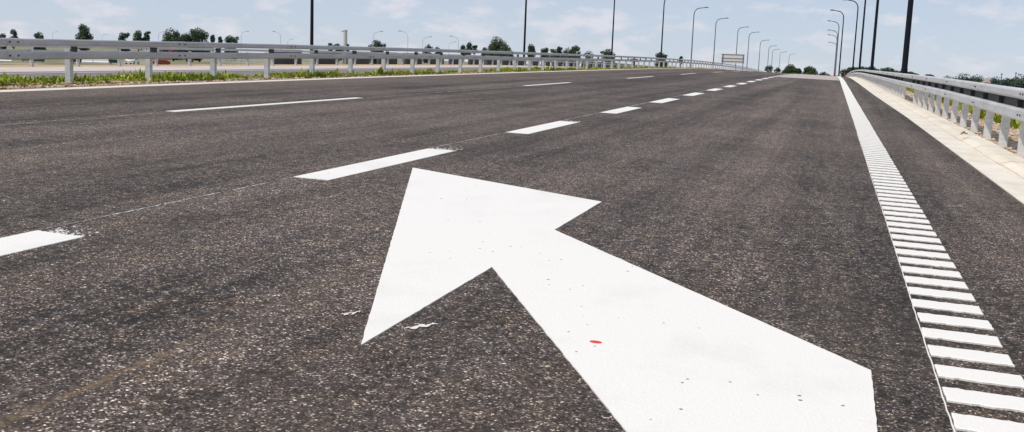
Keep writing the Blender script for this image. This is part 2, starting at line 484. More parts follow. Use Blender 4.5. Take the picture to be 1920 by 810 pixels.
ORD = ['first', 'second', 'third', 'fourth', 'fifth', 'sixth', 'seventh', 'eighth', 'ninth', 'tenth', 'eleventh', 'twelfth', 'thirteenth']
def dash(name, xc, w, y0, y1, mat, label, group, ragged=0):
    mb = MB(); b = W(xc, y0)
    x0, x1 = xc - w / 2, xc + w / 2
    if y0 < 30:
        p = rough_poly([(x0, y0), (x1, y0), (x1, y1), (x0, y1)], .014, .002, [.0045, .0010, ragged, .0010], True)
        slab(mb, p)
        if ragged > .01:
            for _ in range(40):
                cx = random.uniform(x0 + .02, x1); cy = y1 + abs(random.gauss(0, .09)); r = random.uniform(.003, .009)
                slab(mb, [(cx + r * random.uniform(.6, 1.3) * math.cos(k), cy + r * random.uniform(.6, 1.3) * math.sin(k)) for k in (0, 1.05, 2.1, 3.14, 4.2, 5.24)])
    else:
        for a, c in zip(ysamp(y0, y1, 1), ysamp(y0, y1, 1)[1:]):
            slab(mb, [(x0, a), (x1, a), (x1, c), (x0, c)])
    o = mb.build(name, mat, None, b); tag(o, label, 'lane marking', group)

g = 'short thick dashes of the lane line beside the arrow'
thick = [(1.25, 3.50), (5.70, 7.97), (10.12, 12.32), (14.65, 16.72), (18.82, 21.1)]
y = 23.2
while y < 112: thick.append((y, y + 2.15)); y += 4.4
for i, (a, b) in enumerate(thick):
    lab = ('thick white dash cut by the frame edge, with ragged speckled end' if i == 0 else
           'thick white dash just beyond the arrow tip, with ragged far end' if i == 1 else
           'thick white dash, %s beyond the arrow tip in its broken line' % ORD[i - 1] if i < 9 else
           'far thick white dash merging with its neighbours towards the road crest')
    dash('lane_dash', -3.08, .245, a, b, M['paint'], lab, g, [.011, .011, .011, .01, .01][i] if i < 5 else .006)
g = 'long thin dashes of the outer lane line'
thin = [(9.35, 13.95), (22.6, 26.8), (34.9, 40.1), (48, 53), (61.4, 66.5), (74.5, 79.5), (87.5, 92.5)]
for i, (a, b) in enumerate(thin):
    lab = ('longest looking thin white dash near the left guardrail, closest of its line' if i == 0 else
           'thin white dash, %s of the outer broken line counting away from the arrow' % ORD[i])
    dash('lane_dash', -6.75, .125, a, b, M['paint_far'], lab, g)

def line_strip(name, fx, w, y0, y1, mat, parent=None, base=None, h=.004, step=1.0):
    mb = MB(); rows = []
    for y in ysamp(y0, y1, step):
        x = fx(y); j = random.uniform(-.004, .004); ww = w(y) if callable(w) else w
        rows.append([W(x - ww / 2 + j, y, -.002), W(x - ww / 2 + j, y, h), W(x + ww / 2 + j, y, h), W(x + ww / 2 + j, y, -.002)])
    mb.strip(rows); mb.add(rows[0], [(0, 1, 2, 3)]); mb.add(rows[-1], [(3, 2, 1, 0)])
    return mb.build(name, mat, parent, base)
b = W(-10, 20)
tag(line_strip('edge_line', l_edge, .26, -10, 160, M['paint_dusty'], None, b), 'dusty cream edge line in front of the grassy left guardrail', 'edge line')
mb = MB()
for yy in ysamp(-10, 160, 3)[:-1]:
    slab(mb, [(0, 0)] * 3) if False else None
rows = [[G @ Vector((x + bend(yy), yy, pl(x, NEAR) + profile(yy) + .03)) for x in (-19.5, -19.32)] for yy in ysamp(-10, 200, 2)]
mb.strip(rows); tag(mb.build('edge_line', M['paint_far'], None, W(-19.4, 20)), 'thin white line on the far road behind the left guardrail', 'edge line')

b = W(.5, 10)
rib_line = empty('ribbed_edge_line', b, 'long white edge line with raised crosswise ribs beside the right shoulder', 'edge line')
YR = 34.0
line_strip('solid_line', lambda y: .51 + pl(y, [(16, 0), (60, 0), (100, -.03)]), .25, YR - .02, 160, M['paint_rib'], rib_line, b, h=.0076)
variants = []
for k in range(5):
    m_ = MB()
    p = rough_poly([(-.122, -.061), (.122, -.061), (.122, .061), (-.122, .061)], .02, .002, [.0022, .0012, .0024, .0010])
    p = ccw(p); cx = [(x * .97, y * .93) for x, y in p]
    n = len(p)
    m_.add([(x, y, -.002) for x, y in p] + [(x, y, .0052) for x, y in p] + [(x, y, .0076) for x, y in cx],
           [tuple(range(2 * n, 3 * n))] + [(i, (i + 1) % n, (i + 1) % n + n, i + n) for i in range(n)] + [(i + n, (i + 1) % n + n, (i + 1) % n + 2 * n, i + 2 * n) for i in range(n)])
    variants.append(m_.mesh('rib', M['paint_rib']))
y = 1.6; k = 0; far_ribs = MB()
while y < YR - .1:
    m4 = Matrix.Translation(W(.508 + random.uniform(-.003, .003), y) - b) @ G4 @ Matrix.Rotation(random.gauss(0, .006), 4, 'Z')
    if k < 98: inst(variants[random.randrange(5)], 'rib', rib_line, m4)
    else:
        me = variants[k % 5]
        far_ribs.add([m4 @ v.co for v in me.vertices], [tuple(p.vertices) for p in me.polygons])
    y += .229; k += 1
o = far_ribs.build('ribs', M['paint_rib'], rib_line); o['kind'] = 'stuff'
# thin pre-marking lines sprayed before the paint
def premark(x, y0, y1, label, w=.013, mat='worn'):
    mb = MB(); rows = []
    for y in ysamp(y0, y1, .06 if y1 < 25 else .25):
        xx = x + (.006 if mat == 'worn' else .0015) * math.sin(y * 1.3) + random.gauss(0, .001); ww = w * random.uniform(.7, 1.2) * (1 + max(0, y - 8) * .03)
        rows.append([W(xx - ww / 2, y, -.001), W(xx - ww / 2, y, .0025), W(xx + ww / 2, y, .0025), W(xx + ww / 2, y, -.001)])
    mb.strip(rows)
    o = mb.build('guide_line', M[mat], None, W(x, y0)); tag(o, label, 'guide line')
premark(-3.20, 1.2, 60, 'hair thin broken white guide line joining the thick dashes')
premark(.383, 1.4, 14, 'hair thin white guide line along the inner ends of the ribs', .004, 'paint_far')
premark(-6.70, 5.0, 9.2, 'faint thin guide line leading to the closest thin dash', .010)
premark(-6.70, 14.1, 22.4, 'faint thin guide line between the first two thin dashes', .010)
# scuffs of white paint by the arrow head
for (cx, cy, L, lab) in ((-1.17, 2.92, .10, 'larger white paint smear on the asphalt below the arrow head'), (-1.435, 2.95, .06, 'small faint white paint smear left of the arrow head barb')):
    mb = MB(); n = 16; lo_, hi_ = [], []
    for q in range(n + 1):
        t = q / n - .5; wv = L * .055 * (1 - (2 * t) ** 2) * random.uniform(.2, 1.9) + .0008
        x = cx + t * L * .75 + random.gauss(0, .002); yv = cy + t * L * 1.1 + .012 * math.sin(q * 1.1) + random.gauss(0, .004)
        lo_.append((x + wv, yv - wv * 1.5)); hi_.append((x - wv, yv + wv * 1.5))
    for q in range(n):
        mb.add([W(*p, .003) for p in (lo_[q], lo_[q + 1], hi_[q + 1], hi_[q])], [(0, 1, 2, 3)])
    tag(mb.build('paint_smear', M['paint_far'], None, W(cx, cy)), lab, 'paint smear')

# ------------------------------------------------------------------ guardrails
# W-shaped beam: (out, up) with out = towards the traffic
# beam of two box sections with an open slot between them: (out, up), out = towards the traffic
BOX_UP = [(.000, .298), (.010, .303), (.068, .303), (.082, .294), (.088, .280), (.088, .226), (.083, .213), (.070, .206), (.012, .206), (.000, .212)]
BOX_LO = [(.000, .110), (.010, .116), (.068, .116), (.082, .107), (.088, .092), (.088, .024), (.083, .008), (.070, .000), (.012, .000), (.000, .006)]
def beam_mesh(L, side, name='rail_beam', hs=1.0, ds=1.0, web=False):
    """section running +y from 0 to L, facing +x (side=1) or -x (side=-1)"""
    mb = MB(); e = .003
    for prof in (BOX_UP, BOX_LO):
        for y0, y1, g in ((0, L - .14, 0.0), (L - .14, L + .14, e)):           # the splice sleeve stands a little proud
            cu = sum(h for d, h in prof) / len(prof)
            pr = [(d * ds + (g if d > .04 else -g), h * hs + (g if h > cu else -g)) for d, h in prof]
            a = [Vector((side * d, y0, h)) for d, h in pr]; c = [Vector((side * d, y1, h)) for d, h in pr]
            mb.strip([a + [a[0]], c + [c[0]]]); mb.add(a, [tuple(range(len(a)))]); mb.add(c, [tuple(range(len(c)))[::-1]])
    if web: mb.box((side * .008, L / 2, .161 * hs), (.006, L, .10 * hs), 2)  # plate backing the slot; its dark colour carries the slot's shade
    for yy in (L - .10, L + .06):
        for h in (.254, .058):
            mb.box((side * (.088 * ds + e + .005), yy, h * hs), (.012, .026, .020), 1)
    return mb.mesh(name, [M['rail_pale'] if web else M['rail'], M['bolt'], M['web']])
def post_mesh(h, w=.10, d=.07, t=.006, mat=None):
    """C-section post, web facing -y"""
    mb = MB()
    mb.box((0, -d / 2, h / 2 - .2), (w, t, h + .4))
    for s in (-1, 1):
        mb.box((s * (w / 2 - t / 2), .0 + t / 2 + .0005, h / 2 - .2), (t, d - t, h + .4))
        mb.box((s * (w / 2 - .0155), d / 2 + t / 2 + .001, h / 2 - .2), (.019, t, h + .4))
    return mb.mesh('post', mat or M['post'])
def spacer_mesh(wd):
    mb = MB(); mb.box((0, 0, 0), (.060, wd, .090))
    return mb.mesh('spacer_block', M['bolt'])

def guardrail(label, xf, zbase, ztop, side, y0, y1, post_dy, phase, skip=(), post_side=None, sec=4.0, spacer=True, hs=1.0, ds=1.0, web=False):
    b = W(xf(12), 12, zbase)
    root = empty('guardrail', b, label, 'guardrail', 'steel guardrails along the roads')
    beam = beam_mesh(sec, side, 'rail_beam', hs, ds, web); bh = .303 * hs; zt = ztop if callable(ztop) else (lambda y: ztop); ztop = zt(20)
    def frame(y, z, x=None):
        sl = math.atan(slope(y)); dxy = math.atan(xf(y + 1) + bend(y + 1) - xf(y) - bend(y))
        return Matrix.Translation(W(xf(y) if x is None else x, y, z) - b) @ G4 @ Matrix.Rotation(-dxy, 4, 'Z') @ Matrix.Rotation(sl, 4, 'X')
    y = y0
    while y < y1:
        sl = math.atan((profile(y + sec) - profile(y)) / sec); dxy = math.atan((xf(y + sec) + bend(y + sec) - xf(y) - bend(y)) / sec)
        m4 = Matrix.Translation(W(xf(y), y, zt(y) - bh) - b) @ G4 @ Matrix.Rotation(-dxy, 4, 'Z') @ Matrix.Rotation(sl + math.atan((zt(y + sec) - zt(y)) / sec), 4, 'X')
        inst(beam, 'rail_beam', root, m4); y += sec
    pm = post_mesh(zt(12) - bh * .45 - zbase, mat=M['post_pale'] if web else None); sp = [spacer_mesh(.12), spacer_mesh(.075)]
    y = phase; ps = []
    while y - post_dy > y0: y -= post_dy
    while y < y1:
        if not any(abs(y - s) < post_dy * .5 for s in skip): ps.append(y)
        y += post_dy
    vis = [q for q in ps if q > 3][:98]; rest = [q for q in ps if q > 3][98:] + [q for q in ps if q <= 3][:0]
    for i, q in enumerate(vis):
        off = -side * .058
        inst(pm, 'post', root, frame(q, zbase, xf(q) + off))
        if spacer and q < 110: inst(sp[i % 2], 'spacer_block', root, frame(q, zt(q) - bh * .5, xf(q) + side * .042))
    if rest:
        mb = MB()
        for q in rest: mb.box(W(xf(q) - side * .058, q, (zbase + ztop) / 2) - b, (.1, .06, ztop - zbase))
        o = mb.build('posts', M['post'], root); o['kind'] = 'stuff'
    return root

guardrail('grey steel guardrail in the green weeds left of the carriageway', lambda y: -11.38, -.06, lambda y: pl(y, [(11, .605), (18, .655), (29, .685), (66, .67)]), 1, -4, 276, 1.962, 13.26)
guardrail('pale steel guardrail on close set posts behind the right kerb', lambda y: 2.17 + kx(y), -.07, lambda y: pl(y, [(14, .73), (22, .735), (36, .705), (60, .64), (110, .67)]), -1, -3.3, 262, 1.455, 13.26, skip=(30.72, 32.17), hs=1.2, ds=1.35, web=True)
guardrail('distant guardrail on pale posts along the edge of the far road', lambda y: -25.0, -.62, .10, -1, 6, 222, 2.15, 27.2, spacer=False)

# ------------------------------------------------------------------ lamp posts
def lamp_proto(H, reach, side, mats, k=1.0):
    root = bpy.data.objects.new('lamp_post', None)
    pole = MB(); pole.smooth = True
    rz = H - 1.5
    pole.tube([(0, 0, -.3), (0, 0, .9), (0, 0, .92), (0, 0, rz)], [.15 * k, .145 * k, .13 * k, .09 * k], 10)
    arm = MB(); arm.smooth = True
    pts = [(side * (1.1 * (1 - math.cos(a))), 0, rz + 1.3 * math.sin(a)) for a in [i * math.pi / 2 / 7 for i in range(8)]]
    pts += [(side * reach * .78, 0, rz + 1.42)]
    arm.tube(pts, [.088 * k] * 2 + [.075 * k] * 6 + [.055 * k], 8)
    head = MB()
    prof = [(-.36, .03, .05), (-.25, .10, .07), (0, .15, .085), (.3, .12, .07), (.42, .05, .04)]
    rows = []
    for x, w, h in prof:
        rows.append([Vector((side * (reach * .78 + .34 + x), yy * w, rz + 1.43 + zz * h)) for yy, zz in ((-1.3, -.8), (-1.3, .4), (-.8, 1.5), (.8, 1.5), (1.3, .4), (1.3, -.8), (-1.3, -.8))])
    head.strip(rows); head.add(rows[0][:6], [tuple(range(6))]); head.add(rows[-1][:6], [tuple(range(6))[::-1]])
    return [('pole', pole.mesh('pole', mats)), ('arm', arm.mesh('arm', mats)), ('lamp_head', head.mesh('lamp_head', mats))]
def lamp(parts, loc, label, group, rz=0.0, sc=1.0):
    e = empty('lamp_post', loc, label, 'lamp post', group); e.rotation_euler = (0, 0, rz); e.scale = (sc, sc, sc)
    for n, me in parts:
        o = bpy.data.objects.new(n, me); col.objects.link(o); o.parent = e
    return e
HP = 13.2
pr_right = lamp_proto(HP, 2.3, -1, M['pole']); pr_left = lamp_proto(HP, 2.5, 1, M['pole'])
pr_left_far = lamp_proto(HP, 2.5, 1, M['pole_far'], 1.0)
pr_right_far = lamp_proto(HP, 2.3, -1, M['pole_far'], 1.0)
gR = 'lamp posts behind the right guardrail'
rl = ['thickest dark lamp post behind the right guardrail, nearest of its row', 'second thick dark lamp post behind the right guardrail, cut by the frame top',
      'third lamp post from the right, standing in the dark bush', 'fourth lamp post from the right, beside the hooked lamp posts']
for i, yy in enumerate((50, 92, 135, 178)):
    p = W(3.1, yy); p = ground_at(p)
    lamp(pr_right, p, rl[i], gR)
rl = ['tallest hooked lamp post at the road end, arm reaching left', 'second tallest hooked lamp post at the road end', 'middle hooked lamp post in the tight row at the road end',
      'fourth hooked lamp post in the tight row at the road end', 'lowest and farthest hooked lamp post of the tight row at the road end']
for i, (px, py) in enumerate(((1583, 20), (1574, 40), (1571, 57), (1570, 66), (1569.5, 80))):
    lo, hi = 120, 900
    for _ in range(50):
        d = (lo + hi) / 2; t_ = at(px, py, d)
        if t_.z - ground_at(t_).z < HP - .1: lo = d
        else: hi = d
    lamp(pr_right_far if i else pr_right, ground_at(t_), rl[i], gR)
gL = 'lamp posts along the far road on the left'
ll = ['dark lamp post standing alone left of the pale tower', 'dark lamp post beside the bushy tree, cut by the frame top', 'lamp post cut by the frame top, between tree and open sky',
      'tallest cut lamp post with a small bush at its foot']
for i, (px, py, dd) in enumerate(((584.8, 40, 76), (984.8, 45, 113), (1150, 45, 156), (1243, 45, 176))):
    p = at(px, py, dd); lamp(pr_left, ground_at(p), ll[i], gL)
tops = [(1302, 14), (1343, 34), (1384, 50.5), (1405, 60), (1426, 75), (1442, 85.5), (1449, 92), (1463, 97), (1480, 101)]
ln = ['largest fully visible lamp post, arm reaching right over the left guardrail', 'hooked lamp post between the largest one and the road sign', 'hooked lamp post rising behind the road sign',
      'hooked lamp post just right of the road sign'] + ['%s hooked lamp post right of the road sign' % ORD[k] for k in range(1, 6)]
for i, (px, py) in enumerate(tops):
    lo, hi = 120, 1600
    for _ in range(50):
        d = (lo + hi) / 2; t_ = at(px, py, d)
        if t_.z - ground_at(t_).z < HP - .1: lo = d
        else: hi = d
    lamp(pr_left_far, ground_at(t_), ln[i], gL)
gF = 'tiny lamp posts on distant roads'
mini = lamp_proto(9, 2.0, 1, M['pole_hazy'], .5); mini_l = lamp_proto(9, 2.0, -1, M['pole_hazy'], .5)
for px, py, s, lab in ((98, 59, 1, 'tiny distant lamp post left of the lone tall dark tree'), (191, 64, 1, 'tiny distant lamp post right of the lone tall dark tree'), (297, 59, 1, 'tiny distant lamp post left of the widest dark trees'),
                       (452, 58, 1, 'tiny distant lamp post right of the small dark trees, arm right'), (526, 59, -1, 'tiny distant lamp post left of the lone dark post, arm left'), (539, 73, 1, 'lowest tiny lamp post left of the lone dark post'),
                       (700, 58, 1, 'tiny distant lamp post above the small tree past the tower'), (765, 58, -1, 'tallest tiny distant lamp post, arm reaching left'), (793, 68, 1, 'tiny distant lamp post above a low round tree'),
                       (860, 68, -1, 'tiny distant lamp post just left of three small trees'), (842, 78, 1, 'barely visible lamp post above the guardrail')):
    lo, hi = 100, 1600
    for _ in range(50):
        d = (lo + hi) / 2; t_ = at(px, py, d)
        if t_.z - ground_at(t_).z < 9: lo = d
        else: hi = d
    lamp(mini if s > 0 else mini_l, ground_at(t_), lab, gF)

# ------------------------------------------------------------------ trees
def tree(px, wpx, top, base_px, dist, kind, label, group='trees on the horizon', lobes=None, seed=0, name='tree', dens=1.0):
    rnd = random.Random(seed + int(px * 7))
    g0 = ground_at(at(px, base_px, dist))
    if group == 'trees on the horizon' and px > 600: wpx *= 1.35
    if group == 'trees of the distant wood on the right': wpx *= 1.55; top -= .5
    if group == 'bushes behind the right guardrail': wpx *= 1.5; top -= 1
    H = at(px, top, dist).z - g0.z
    wd = wpx / FOC * dist * .5
    e = empty(name, g0, label, 'bush' if name == 'bush' else 'tree', group)
    tr = MB()
    th = H * (.45 if name == 'tree' else .2)
    r0 = max(.07, H * .022)
    tr.tube([(0, 0, -.3), (.02 * H * rnd.uniform(-1, 1), 0, th * .5), (.03 * H * rnd.uniform(-1, 1), 0, th), (0, 0, H * (.8 if name == 'tree' else .5))], [r0 * 1.3, r0, r0 * .8, r0 * .2], 7)
    for k in range(5):
        a = rnd.uniform(0, 6.28); z0 = th * rnd.uniform(.6, 1.2); L = wd * rnd.uniform(.4, .75) * (1 if name == 'tree' else .6)
        tr.tube([(0, 0, z0), (math.cos(a) * L * .5, math.sin(a) * L * .5, z0 + H * .10), (math.cos(a) * L, math.sin(a) * L, z0 + H * .24)], [r0 * .6, r0 * .4, r0 * .12], 5)
    tr.build('trunk', M['bark'], e)
    cr = MB()
    a_max = max(1.0, min(3.2, H / wd - .3))
    lb = [(rnd.uniform(-.15, .15), 0, .62, .56), (0, 0, .5 * a_max + .3, .72)]
    for sx in (-1, 1):
        lb += [(sx * rnd.uniform(.3, .45), rnd.uniform(-.3, .3), rnd.uniform(.6, 1.0), .42), (sx * rnd.uniform(.48, .6), rnd.uniform(-.3, .3), lerp(.9, a_max, rnd.uniform(.3, .6)), .46),
               (sx * rnd.uniform(.35, .55), rnd.uniform(-.3, .3), lerp(.9, a_max, rnd.uniform(.6, 1)), .46)]
    lb += [(rnd.uniform(-.78, .78), rnd.uniform(-.5, .5), rnd.uniform(.4, a_max), rnd.uniform(.16, .34)) for _ in range(8)] + [(rnd.uniform(-.5, .5), rnd.uniform(-.4, .4), lerp(1.0, a_max, rnd.random()), .5) for _ in range(4 if a_max > 1.6 else 0)]
    ls = max(.10, .62 * dist / 1000)
    if group == 'bushes behind the right guardrail':
        lb = [(lx + rnd.uniform(-.06, .06), rnd.uniform(-.3, .3), .36 + .42 * lx * lx + rnd.uniform(0, .14), rnd.uniform(.28, .38)) for lx in (-.72, -.5, -.28, -.08, .12, .32, .52, .72)]
        lb += [(lx, rnd.uniform(-.3, .3), .75 + .2 * abs(lx), .42) for lx in (-.5, -.15, .2, .55)]
        dens = max(dens, 1.5)
    for (lx, ly, la, lr) in lb:
        rx = lr * wd * 1.05; rz_ = lr * wd * 1.05
        c = Vector((lx * wd, ly * wd, max(H - la * wd, rz_ * .6)))
        if c.z + rz_ > H: c.z = H - rz_
        if c.z < rz_ * .5: c.z = rz_ * .5; 
        n = int(max(60, min(1000, 6.5 * dens * rx * rz_ / ls ** 2)))
        for _ in range(n):
            u = Vector((rnd.gauss(0, 1), rnd.gauss(0, 1), rnd.gauss(0, 1))).normalized() * (rnd.random() ** .38)
            p = c + Vector((u.x * rx, u.y * rx, u.z * rz_))
            if p.z < .04 * H: continue
            nrm = (u + Vector((rnd.gauss(0, .5), rnd.gauss(0, .5), rnd.gauss(0, .5) + .3))).normalized()
            a = nrm.orthogonal().normalized(); b_ = nrm.cross(a); s = ls * rnd.uniform(.6, 1.3)
            cr.add([p + a * s, p + b_ * s * .8, p - a * s, p - b_ * s * .8], [(0, 1, 2, 3)])
    cr.build('crown', M[kind], e)
    return e

T = tree
tl = [(4, 14, 60, 'leaf_blue', 'small bush cut by the left frame edge', 'low'), (25, 18, 55, 'leaf_blue', 'small round tree second from the left frame edge', None), (75, 22, 59, 'leaf_dark', 'low rounded tree left of the lone tall tree', None)]
T(6, 16, 61, 80, 420, 'leaf_blue', 'small tree cut by the left frame edge', seed=1)
T(26, 18, 54, 80, 420, 'leaf_blue', 'small pointed tree second from the left frame edge', seed=2)
T(75, 23, 59, 80, 420, 'leaf_dark', 'low rounded tree between the frame edge trees and the lone tall tree', seed=3)
T(158, 29, 43, 84, 330, 'leaf_dark', 'lone tall dark round tree above the left guardrail', seed=4, lobes=[(0, 0, .72, .55), (-.35, .1, .55, .55), (.4, -.1, .52, .55), (.1, .3, .45, .6), (0, -.2, .85, .38), (-.1, 0, .35, .7), (.5, 0, .38, .45)])
T(231, 22, 59, 88, 400, 'leaf_dark', 'left half of the low dark pair of trees', seed=5)
T(259, 21, 55, 88, 400, 'leaf_dark', 'taller right half of the low dark pair of trees', seed=6)
T(275, 12, 58, 88, 400, 'leaf_dark', 'narrow dark tree at the right end of the low pair', seed=7)
T(325, 54, 51, 92, 340, 'leaf_dark', 'left and wider of the two merged dark trees', seed=8)
T(350, 36, 60, 92, 345, 'leaf_dark', 'lower dark tree filling the gap between two bigger dark ones', seed=80)
T(374, 44, 50, 92, 340, 'leaf_dark', 'right and more pointed of the merged dark trees', seed=9, lobes=[(-.1, 0, .85, .3), (.1, 0, .7, .45), (-.5, 0, .5, .5), (.5, .1, .45, .5), (0, .3, .45, .7), (.75, 0, .35, .35)])
T(399, 8, 65, 94, 400, 'leaf_dark', 'very narrow dark tree beside the merged dark trees', seed=10)
T(413, 9, 68, 94, 400, 'leaf_dark', 'narrow low dark tree between two dark clumps', seed=11)
T(432, 29, 65, 94, 390, 'leaf_dark', 'wide low dark tree left of the lone dark lamp post', seed=12)
T(620, 8, 80, 100, 420, 'leaf_dark', 'tiny dark tree at the left foot of the pale tower', seed=13)
T(633, 16, 80, 100, 420, 'leaf_dark', 'tiny low tree touching the pale tower', seed=14)
T(651, 6, 82, 100, 420, 'leaf_dark', 'tiny bush at the right foot of the pale tower', seed=141)
T(705, 25, 73, 104, 400, 'leaf_dark', 'small spiky dark tree to the right of the pale tower', seed=15)
T(803, 18, 82, 108, 420, 'leaf_dark', 'low round tree under a tiny lamp post', seed=16)
T(820, 10, 87, 108, 420, 'leaf_blue', 'lowest bush between the round tree and three small trees', seed=161)
T(868, 9, 83, 110, 420, 'leaf_dark', 'leftmost of three small trees beside the bushy tree', seed=17)
T(880, 11, 78, 110, 420, 'leaf_dark', 'tallest and middle of three small trees beside the bushy tree', seed=18)
T(890, 7, 84, 110, 420, 'leaf_dark', 'right one of three small trees beside the bushy tree', seed=19)
T(908, 12, 88, 110, 420, 'leaf_dark', 'flat low bush left of the bushy tree', seed=191)
T(932, 31, 67, 112, 360, 'leaf_mid', 'large bushy grey green tree left of the second dark lamp post', seed=20, lobes=[(.0, 0, .75, .4), (.15, 0, .86, .25), (-.5, 0, .6, .4), (-.2, .2, .5, .6), (.4, 0, .5, .5), (-.7, 0, .45, .3), (.5, .1, .7, .22)])
T(948, 24, 82, 112, 355, 'leaf_mid', 'low right shoulder bush of the bushy tree', seed=21)
T(995, 13, 81, 114, 400, 'leaf_dark', 'rounded dark tree just right of the second dark lamp post', seed=22)
T(1021, 14, 88, 115, 420, 'leaf_dark', 'low dark tree in the row between two lamp posts', seed=23)
T(1037, 12, 90, 115, 430, 'leaf_pale', 'palest low tree in the row between two lamp posts', seed=231)
T(1048, 10, 86, 116, 420, 'leaf_dark', 'narrow dark tree in the middle of the row between lamp posts', seed=24)
T(1064, 24, 88, 117, 420, 'leaf_mid', 'wide grey green tree in the row between lamp posts', seed=25)
T(1078, 16, 84, 117, 420, 'leaf_mid', 'tallest spiky tree in the row between lamp posts', seed=26)
T(1103, 18, 93, 118, 420, 'leaf_mid', 'low sparse tree at the right end of the row', seed=27, dens=.5)
T(1141, 25, 90, 119, 380, 'leaf_mid', 'bush at the foot of the third lamp post', seed=28)
T(1239, 19, 96, 122, 380, 'leaf_dark', 'small dark bush at the foot of the fourth lamp post', seed=29)
T(1276, 6, 105, 124, 420, 'leaf_dark', 'tiny dark bush above the rail left of the largest hooked lamp', seed=30)
gb = 'bushes beyond the road crest'
T(1441, 18, 121, 139, 330, 'leaf_mid', 'small low bush left of the crest bushes', gb, seed=31, name='bush')
T(1457, 16, 125, 139, 330, 'leaf_mid', 'tiny bush next to the larger round crest bush', gb, seed=32, name='bush')
T(1481, 28, 119, 139, 300, 'leaf_mid', 'round green bush at the end of the thick dashed line', gb, seed=33, name='bush', dens=1.4)
T(1496, 14, 127, 139, 310, 'leaf_dark', 'dark low bush between the two round crest bushes', gb, seed=331, name='bush')
T(1518, 29, 122, 140, 300, 'leaf_mid', 'square topped green bush beyond the crest, alone on its right', gb, seed=34, name='bush', dens=1.4)
T(1545, 30, 133.5, 141, 520, 'leaf_blue', 'distant low bluish bush on the road end horizon', gb, seed=35, name='bush')
gc = 'bushes behind the right guardrail'
T(1600, 28, 124, 141, 190, 'leaf_dark', 'left half of the dark bush under the lamp posts', gc, seed=36, name='bush')
T(1624, 30, 122, 141, 190, 'leaf_dark', 'right half of the dark bush under the lamp posts', gc, seed=37, name='bush')
T(1664, 26, 126, 145, 240, 'leaf_mid', 'lighter green bush left of the thickest lamp post', gc, seed=38, name='bush')
T(1692, 22, 131, 146, 240, 'leaf_dark', 'low dark bush at the foot of the thickest lamp post', gc, seed=39, name='bush')
T(1709, 16, 134, 147, 260, 'leaf_mid', 'low bush right of the thickest lamp post', gc, seed=40, name='bush')
T(1741, 13, 139, 149, 300, 'leaf_mid', 'small pale bush between lamp post and distant wood', gc, seed=41, name='bush')
gd = 'trees of the distant wood on the right'
for i, (px, w, tp, kd, lb) in enumerate(((1777, 24, 145, 'leaf_blue', 'lowest left end tree of the distant wood'), (1806, 30, 144, 'leaf_blue', 'second tree from the left in the distant wood'), (1830, 28, 144.5, 'leaf_dark', 'tree left of the pinkish house in the distant wood'),
        (1866, 26, 146, 'leaf_blue', 'tree just right of the pinkish house'), (1888, 24, 147, 'leaf_dark', 'tree under the left distant mast'), (1901, 26, 145.5, 'leaf_blue', 'tallest tree under the right distant mast'), (1922, 36, 152, 'leaf_dark', 'tree cut by the right frame edge above the rail'))):
    T(px, w, tp, 160, 520, kd, lb, gd, seed=50 + i)

# ------------------------------------------------------------------ distant buildings and site things
def place(name, px, py, dist, label, cat, group=None):
    g0 = ground_at(at(px, py, dist)); e = empty(name, g0, label, cat, group)
    d = G @ ray(px, py); e.rotation_euler = (0, 0, math.atan2(-d.x, d.y))   # its local y looks along the sight line
    return e
def top_h(e, px, py, dist): return at(px, py, dist).z - e.location.z

e = place('concrete_tower', 647, 92, 420, 'pale slim concrete tower above the left guardrail', 'tower')
h = top_h(e, 647, 56, 420)
m_ = MB(); m_.tube([(0, 0, -.5), (0, 0, h * .97)], [.86, .80], 20); m_.smooth = False; m_.build('shaft', M['conc'], e)
m_ = MB(); m_.tube([(0, 0, h * .97), (0, 0, h)], [.90, .90], 20); m_.build('cap', M['conc'], e)
m_ = MB(); m_.box((-1.15, 0, h * .955), (.7, .25, .3)); m_.build('side_bracket', M['sign_frame'], e)

# road sign seen from behind
e = place('road_sign', 1373, 124, 205, 'large road sign seen from behind above the left guardrail', 'sign')
h = top_h(e, 1373, 101.5, 205); wS = 40 / FOC * 205; hb = 16.5 / FOC * 205
m_ = MB(); m_.box((0, .06, h - hb / 2), (wS, .05, hb)); m_.build('panel', M['sign_back'], e)
for k, zz in enumerate((h - .06, h - hb * .45, h - hb * .78)):
    m_ = MB(); m_.box((0, 0, zz), (wS + .1, .07, .10)); m_.build('cross_rail', M['sign_frame'], e)
for s in (-1, 1):
    m_ = MB(); m_.tube([(s * wS * .46, -.07, -.5), (s * wS * .46, -.07, h)], .075, 8); m_.build('post', M['sign_frame'], e)

# small red board in the median
b = W(-12.6, 67); e = empty('marker_board', ground_at(b), 'small rusty red board on a stem behind the left guardrail', 'marker board')
m_ = MB(); m_.box((0, 0, .52), (.52, .05, .20)); m_.build('board', M['darkred'], e)
m_ = MB(); m_.box((0, .03, .2), (.16, .04, .9)); m_.build('stem', M['darkred'], e)
# two delineators near the crest
for px, lab in ((1566.5, 'small reddish delineator post at the end of the white edge line'), (1581, 'small reddish delineator post at the end of the kerb')):
    X = (px - 1564) / FOC * 100
    e = empty('delineator', W(X if px < 1570 else 1.05, 100, .0), lab, 'delineator', 'delineators at the crest')
    m_ = MB(); m_.tube([(0, 0, 0), (0, 0, .24)], [.06, .045], 8); m_.build('stem', M['darkred'], e)
    m_ = MB(); m_.box((0, 0, .012), (.22, .22, .03)); m_.build('foot', M['rubber'], e)
    m_ = MB(); m_.tube([(0, 0, .24), (0, 0, .32)], [.05, .05], 8); m_.build('reflector', M['red'], e)

